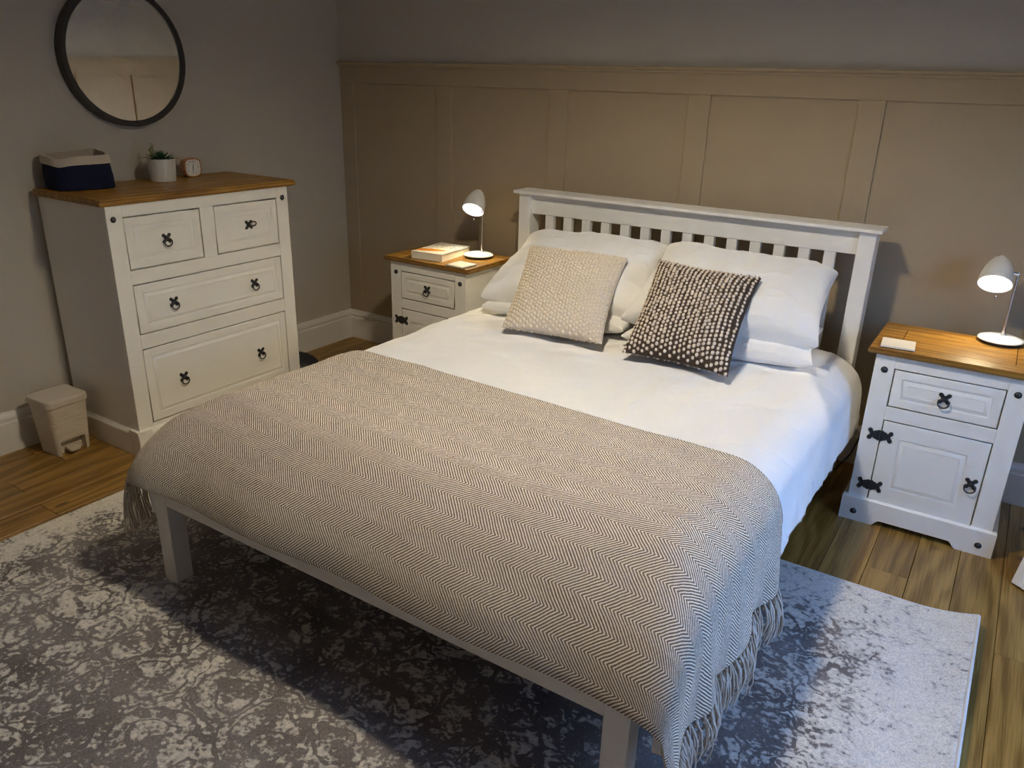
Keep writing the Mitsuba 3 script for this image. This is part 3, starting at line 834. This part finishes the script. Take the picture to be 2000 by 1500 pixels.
def square(cx, cy, s, a):
    a = math.radians(a)
    return [(cx + s / 2 * (u * math.cos(a) - v * math.sin(a)), cy + s / 2 * (u * math.sin(a) + v * math.cos(a))) for u, v in ((-1, -1), (1, -1), (1, 1), (-1, 1))]


coaster('square pale coaster on the left bedside cabinet in front of the lamp', square(1.098, -0.401, 0.100, -4), 0.642)
coaster('square pale coaster on the right bedside cabinet near its left edge', square(2.925, -0.433, 0.103, 5), 0.642)
bk = thing('paperback_book', 'thick pale paperback with an orange swoosh lying on the left bedside cabinet', 'book')
MB = mat(0.815, -0.412, 0.642, rz=5)
Wb, Db, Hb = 0.170, 0.250, 0.033
put(bk, 'pages', box(0.004, Wb - 0.003, 0.003, Db - 0.003, 0.0012, Hb - 0.0012, 0.0008), 'm_page', False, M=MB)
put(bk, 'back_cover', box(0, Wb, 0, Db, 0, 0.0012, 0), 'm_page', False, M=MB)
put(bk, 'spine', box(0, 0.0016, 0, Db, 0.0012, Hb - 0.0012, 0), 'm_page', False, M=MB)
cv = box(0, Wb, 0, Db, Hb - 0.0012, Hb, 0)
put(bk, 'front_cover', cv, 'm_cover', False, M=MB, uv=np.c_[cv.vertices[:, 0] / Wb, cv.vertices[:, 1] / Db], label='printed front cover with an orange swoosh')

# ------------------------------------------------------------------ round mirror
MR = thing('round_mirror', 'round wall mirror with a black frame above the chest of drawers', 'mirror')
MM = frame((0, -1.2200, 1.4765), (0, 1, 0), (0, 0, 1), (1, 0, 0))
put(MR, 'frame', lathe([(0.0, 0.001), (0.263, 0.001), (0.265, 0.003), (0.265, 0.040), (0.263, 0.042), (0.245, 0.042), (0.243, 0.040), (0.243, 0.033), (0.0, 0.032)], 120), 'm_black_frame', 35, M=MM)
put(MR, 'glass', lathe([(0.0, 0.0345), (0.2428, 0.0345), (0.2428, 0.033)][::-1], 120), 'm_mirror', 30, M=MM, label='mirror glass reflecting the panelled wall')

# ------------------------------------------------------------------ on the chest
# fabric basket
bs = thing('storage_basket', 'soft navy fabric basket with a turned-down beige cuff on the chest of drawers', 'basket')


def sq_ring(cx, cy, hx, hy, z, n=96, e=4.5):
    a = np.linspace(0, 2 * PI, n, endpoint=False)
    c, s_ = np.cos(a), np.sin(a)
    x = np.sign(c) * np.abs(c) ** (2 / e) * hx
    y = np.sign(s_) * np.abs(s_) ** (2 / e) * hy
    return np.stack([cx + x, cy + y, np.broadcast_to(z, n)], 1), a


def loft(rings, close=True):
    n = len(rings[0])
    V = np.vstack(rings)
    F = []
    for i in range(len(rings) - 1):
        a = i * n + np.arange(n)
        b = i * n + (np.arange(n) + 1) % n
        F.append(np.stack([a, b, b + n, a + n], 1))
    F = np.vstack(F)
    F = np.vstack([F[:, [0, 1, 2]], F[:, [0, 2, 3]]])
    if close:
        V = np.vstack([V, rings[0].mean(0), rings[-1].mean(0)])
        k, e = len(V) - 2, (len(rings) - 1) * n
        j = np.arange(n)
        F = np.vstack([F, np.stack([np.full(n, k), (j + 1) % n, j], 1), np.stack([np.full(n, k + 1), e + j, e + (j + 1) % n], 1)])
    return trimesh.Trimesh(V, F, process=False)


bcx, bcy = 0.117, -1.534


def bring(u, off, sag=1.0):
    """Ring of the basket wall at height fraction u, moved outwards by off; the rim sags between the corners."""
    hx, hy = 0.090 - 0.004 * u + off, 0.108 - 0.006 * u + off
    r, a = sq_ring(bcx, bcy, hx, hy, 0.0)
    dip = 0.024 * np.exp(-((np.angle(np.exp(1j * (a + 0.9)))) / 0.75) ** 2) - 0.006 * np.cos(2 * (a - 2.2))
    bul = 0.006 * np.sin(3 * a + 1) * u
    r[:, 0] += np.cos(a) * bul
    r[:, 1] += np.sin(a) * bul
    c_, s_ = math.cos(-0.14), math.sin(-0.14)
    x_, y_ = r[:, 0] - bcx, r[:, 1] - bcy
    r[:, 0], r[:, 1] = np.maximum(bcx + c_ * x_ - s_ * y_, 0.006), bcy + s_ * x_ + c_ * y_
    r[:, 2] = 1.0005 + u * (0.132 - dip * sag)
    return r


body = loft([bring(0, -0.006), bring(0.02, 0), bring(0.3, 0.002), bring(0.6, 0.001), bring(0.985, -0.001), bring(0.985, -0.005), bring(0.5, -0.004), bring(0.05, -0.005)])
put(bs, 'body', body, 'm_navy', 50)
cuff = loft([bring(0.745, 0.0015), bring(0.745, 0.0045), bring(0.85, 0.0045), bring(0.985, 0.003), bring(1.0, -0.002), bring(0.985, -0.0075), bring(0.5, -0.0065), bring(0.06, -0.0075), bring(0.06, -0.0055), bring(0.5, -0.0045), bring(0.96, -0.0055), bring(0.99, -0.002), bring(0.97, 0.001), bring(0.85, 0.0015), bring(0.745, 0.0015)], close=False)
put(bs, 'cuff', cuff, 'm_beige_cloth', 50, label='turned-down beige cuff and lining')

# potted succulent
po = thing('potted_succulent', 'small spiky green succulent in a pale ceramic pot on the chest of drawers', 'potted plant')
MP = mat(0.155, -1.205, 1.0)
put(po, 'pot', lathe([(0, 0), (0.046, 0), (0.049, 0.003), (0.0545, 0.088), (0.0545, 0.092), (0.051, 0.092), (0.049, 0.08), (0.0, 0.08)], 64), 'm_pot', 40, M=MP)
put(po, 'soil', lathe([(0.0, 0.0795), (0.0495, 0.0795), (0.046, 0.084), (0, 0.086)], 32), 'm_soil', True, M=MP)
rg = np.random.default_rng(5)


def leaf(base, az, el, L, w):
    n = 7
    u = np.linspace(0, 1, n)
    d = np.array([math.cos(az), math.sin(az), 0])
    ax = np.array(base) + np.outer(u * L * math.cos(el), d) + np.outer(u * L * math.sin(el) - 0.25 * L * math.cos(el) * u ** 2 * 0.4, [0, 0, 1])
    sd = np.array([-d[1], d[0], 0])
    ww = w * np.array([0.7, 1.0, 1.0, 0.85, 0.62, 0.34, 0.03])
    nr = np.cross(d, sd)
    L_ = ax + sd * ww[:, None] + nr * ww[:, None] * 0.3
    R_ = ax - sd * ww[:, None] + nr * ww[:, None] * 0.3
    B_ = ax - nr * ww[:, None] * 0.35
    V = np.vstack([L_, B_, R_])
    F = []
    for i in range(n - 1):
        for a in (0, n):
            F += [(a + i, a + i + 1, a + n + i + 1), (a + i, a + n + i + 1, a + n + i)]
        F += [(2 * n + i, 2 * n + i + 1, i + 1), (2 * n + i, i + 1, i)]
    return trimesh.Trimesh(V, np.array(F), process=False)


for k in range(46):
    az = k * 2.39996
    f = (k + 0.5) / 46
    el = math.radians(88 - 78 * f ** 0.8)
    r0 = 0.003 + 0.014 * f
    put(po, 'leaf', leaf((r0 * math.cos(az), r0 * math.sin(az), 0.086), az, el, 0.034 + 0.030 * f + 0.006 * rg.random(), 0.0038), 'm_leaf', True, M=MP)
ms = []
for k in range(3):
    b = np.array([-0.018 - 0.006 * k, -0.026 + 0.008 * k, 0.086])
    e = b + [-0.006 + 0.006 * k, -0.006, 0.045 + 0.010 * k]
    ms.append(tube([b, (b + e) / 2 + [0.003, 0, 0], e], [0.0014, 0.001, 0.0008], 6))
    for j in range(7):
        q = b + (e - b) * (0.3 + 0.1 * j)
        ms.append(leaf(q, j * 2.4 + k, math.radians(35), 0.013, 0.0032))
put(po, 'sprig', ms, 'm_sprig', True, M=MP, label='taller pale yellow-green sprig')

# alarm clock, facing +x
ck = thing('alarm_clock', 'small rounded wooden alarm clock with a white face on the chest of drawers', 'clock')


def squircle(h, z, n=64, e=3.2, dx=0.0):
    a = np.linspace(0, 2 * PI, n, endpoint=False)
    c, s_ = np.cos(a), np.sin(a)
    y, zz = np.sign(c) * np.abs(c) ** (2 / e) * h, np.sign(s_) * np.abs(s_) ** (2 / e) * h
    return np.stack([np.full(n, z), y, zz], 1)


MK = mat(0.098, -1.030, 1.0405, rz=-4)
put(ck, 'body', loft([squircle(0.028, -0.030), squircle(0.033, -0.028), squircle(0.0385, -0.005), squircle(0.0405, 0.010), squircle(0.0405, 0.017), squircle(0.039, 0.020), squircle(0.0345, 0.020), squircle(0.0335, 0.0165)]), 'm_clock_wood', 35, M=MK)
put(ck, 'bezel', loft([squircle(0.0335, 0.0166), squircle(0.0345, 0.0205), squircle(0.0325, 0.0208), squircle(0.0312, 0.0178)], close=False), 'm_clock_rim', 40, M=MK, label='pale inner rim')
put(ck, 'face', loft([squircle(0.0315, 0.0165), squircle(0.0315, 0.0178)]), 'm_clock_face', 30, M=MK)
FX = frame((0.0179, 0, 0), (0, 1, 0), (0, 0, 1), (1, 0, 0))
dg = []
for h in range(1, 13):
    a = PI / 2 - h * PI / 6
    g = meshkit.text_mesh(str(h), 0.0055, 0.0003, bold=True)
    g.apply_translation(-np.append(g.bounds.mean(0)[:2], 0))
    R = 0.0252 / max(abs(math.cos(a)) ** 3.2 + abs(math.sin(a)) ** 3.2, 1e-9) ** (1 / 3.2)
    g.apply_translation((R * math.cos(a), R * math.sin(a), 0))
    dg.append(g)
put(ck, 'numerals', dg, 'm_black', False, M=MK @ FX, label='black hour numerals 1 to 12')


def hand(a, L, w, z):
    b = box(-w, w, -0.004, L, z, z + 0.0004, 0)
    return b.apply_transform(mat(rz=-a))


put(ck, 'hour_hand', hand(16, 0.0135, 0.0014, 0.0012), 'm_black', False, M=MK @ FX)
put(ck, 'minute_hand', hand(184, 0.0215, 0.0009, 0.0018), 'm_black', False, M=MK @ FX)
put(ck, 'second_hand', hand(6, 0.022, 0.0003, 0.0024), 'm_panel_grey', False, M=MK @ FX)
for y in (-0.02, 0.02):
    put(ck, 'foot', box(-0.02, 0.012, y - 0.005, y + 0.005, -0.0405, -0.0375, 0.001), 'm_black', False, M=MK)

# ------------------------------------------------------------------ pedal bin
bn = thing('pedal_bin', 'beige plastic pedal bin with a woven texture beside the chest of drawers', 'bin')


def rr(hx, hy, z, r, n=10):
    P = []
    for cx, cy, a0 in ((hx - r, hy - r, 0), (-hx + r, hy - r, PI / 2), (-hx + r, -hy + r, PI), (hx - r, -hy + r, 1.5 * PI)):
        for k in range(n):
            a = a0 + PI / 2 * k / (n - 1)
            P.append((cx + r * math.cos(a), cy + r * math.sin(a), z))
    return np.array(P)


MN = mat(0.1495, -1.788, 0.0, rz=2)
def woven(u):
    """One ring of the bin's wall, its weave standing 1.3 mm proud."""
    n = 44
    q = rr(0.066 + 0.008 * u, 0.066 + 0.012 * u, 0.207 * u, 0.020, n)
    c = np.cumsum(np.r_[0, np.linalg.norm(np.diff(q[:, :2], axis=0), axis=1)])
    row = u * 19
    w = (0.5 - 0.5 * math.cos(2 * PI * row)) * (0.65 + 0.35 * np.cos(2 * PI * (c / 0.026 + 0.5 * (int(row) % 2)))) * (0.02 < u < 0.99)
    d = q[:, :2] / np.linalg.norm(q[:, :2], axis=1, keepdims=True)
    q[:, :2] += d * 0.0011 * w[:, None]
    return q


shell = loft([woven(u) for u in np.linspace(0, 1, 115)])
man = lambda t: m3.Manifold(m3.Mesh(np.asarray(t.vertices, np.float32), np.asarray(t.faces, np.uint32)))
nt = trimesh.creation.extrude_polygon(sg.box(-0.044, -0.03, 0.040, 0.054).buffer(0.008), 0.05, engine='earcut')
nt.apply_transform(frame((0.036, -0.002, 0.0), (0, 1, 0), (0, 0, 1), (1, 0, 0)))
try:
    sh = as_mesh(man(shell) - man(nt))
except Exception:
    sh = shell
put(bn, 'body', sh, 'm_bin_plain', 50, M=MN)
lid = loft([rr(0.0735, 0.0775, 0.2075, 0.022), rr(0.0795, 0.0835, 0.208, 0.024), rr(0.0805, 0.0845, 0.226, 0.024), rr(0.0775, 0.0815, 0.234, 0.022), rr(0.070, 0.074, 0.2355, 0.020), rr(0.068, 0.072, 0.234, 0.019), rr(0.060, 0.064, 0.2365, 0.017)])
put(bn, 'lid', lid, 'm_bin_plain', 40, M=MN)
pd = loft([rr(0.020, 0.022, z, 0.008, 5) for z in (0.016, 0.0245)] + [rr(0.0185, 0.0205, 0.026, 0.007, 5)])
put(bn, 'pedal', pd, 'm_bin_plain', 40, M=MN @ mat(0.060, -0.006, 0.0, ry=6))

# ------------------------------------------------------------------ rug
rs, rt = np.linspace(0.672, 3.335, 160), np.linspace(-3.95, -0.925, 60)
S, TT = np.meshgrid(rs, rt, indexing='ij')
cl = np.clip((S - 3.15) / 0.185, 0, 1)
P = np.stack([S - 0.012 * cl ** 2, TT, 0.0125 + 0.030 * cl ** 2 * (1 - 0.45 * np.clip((-TT - 1.0) / 1.2, 0, 1)) + 0.0015 * np.sin(S * 7) * np.sin(TT * 5) * 0], -1)
me, uv = solid(P, 0.0115, np.stack([S, TT], -1))
RUG = put(None, 'rug', me, 'm_rug', True, uv=uv)
tag(RUG, 'distressed grey and cream patterned rug under the bed, its right edge curling up', 'rug')
edge = [P[i, -1] for i in range(0, 160, 3)] + [P[-1, j] for j in range(59, -1, -3)]
put(RUG, 'bound_edge', tube(np.array(edge) + [0, 0, -0.004], 0.0055, 8), 'm_rug_edge', True, label='pale bound edge')
edge = [P[0, j] for j in range(59, -1, -3)]
put(RUG, 'bound_edge', tube(np.array(edge) + [0, 0, -0.005], 0.005, 8), 'm_rug_edge', True, label='pale bound edge')

# ------------------------------------------------------------------ small things at the edges
bg = thing('bag', 'black bag on the floor in the gap behind the chest of drawers', 'bag')
e = trimesh.creation.icosphere(4, 1.0)
v = e.vertices * [0.12, 0.12, 0.055]
v[:, :2] *= 1 + 0.06 * np.sin(3 * np.arctan2(v[:, 1], v[:, 0]))[:, None]
put(bg, 'body', trimesh.Trimesh(v, e.faces, process=False), 'm_bag', True, M=mat(0.225, -0.655, 0.054))
put(bg, 'strap', tube([(0.225 + 0.1 * math.sin(a), -0.70 + 0.03 * math.cos(2 * a), 0.056 + 0.052 * math.cos(a) ** 0.5 * 0.93) for a in np.linspace(-1.1, 1.1, 17)], 0.004, 8), 'm_panel_grey', True, label='grey strap')
fm = thing('picture_frame', 'white frame leaning at the right edge of the photo beyond the rug', 'picture frame')
nrm = np.array([-0.62, -0.78, 0.0])
side = np.array([0.78, -0.62, 0.0])
lean = math.radians(14)
upv = np.array([0, 0, 1]) * math.cos(lean) - nrm * math.sin(lean)
MF = frame(np.array([3.408, -0.602, 0.002]), side, np.cross(upv, side), upv)
put(fm, 'moulding', [box(0, 0.03, -0.02, 0, 0, 0.42, 0.002), box(0.27, 0.30, -0.02, 0, 0, 0.42, 0.002), box(0.03, 0.27, -0.02, 0, 0, 0.03, 0.002), box(0.03, 0.27, -0.02, 0, 0.39, 0.42, 0.002)], 'm_white_paint', False, M=MF)
put(fm, 'panel', box(0.028, 0.272, -0.010, -0.004, 0.028, 0.392, 0), 'm_panel_grey', False, M=MF)
cb = tube([(2.875, -0.08, 0.60), (2.865, -0.10, 0.40), (2.845, -0.14, 0.22), (2.82, -0.20, 0.12), (2.78, -0.22, 0.05), (2.72, -0.20, 0.006), (2.60, -0.16, 0.006)], 0.003, 8)
put(None, 'power_cable', cb, 'm_cable', True)
tag('power_cable', 'black cable hanging in the gap between the bed and the right bedside cabinet', 'cable')

for prefix, group in (('bedside_cabinet', 'white bedside cabinets either side of the bed'), ('bedside_lamp', 'white table lamps on the bedside cabinets'), ('pillow', 'white pillows at the head of the bed'),
                      ('cushion', 'knitted cushions leaning on the pillows'), ('coaster', 'pale coasters on the bedside cabinets')):
    for k in list(labels):
        if '__' not in k and k.startswith(prefix):
            labels[k]['group'] = group
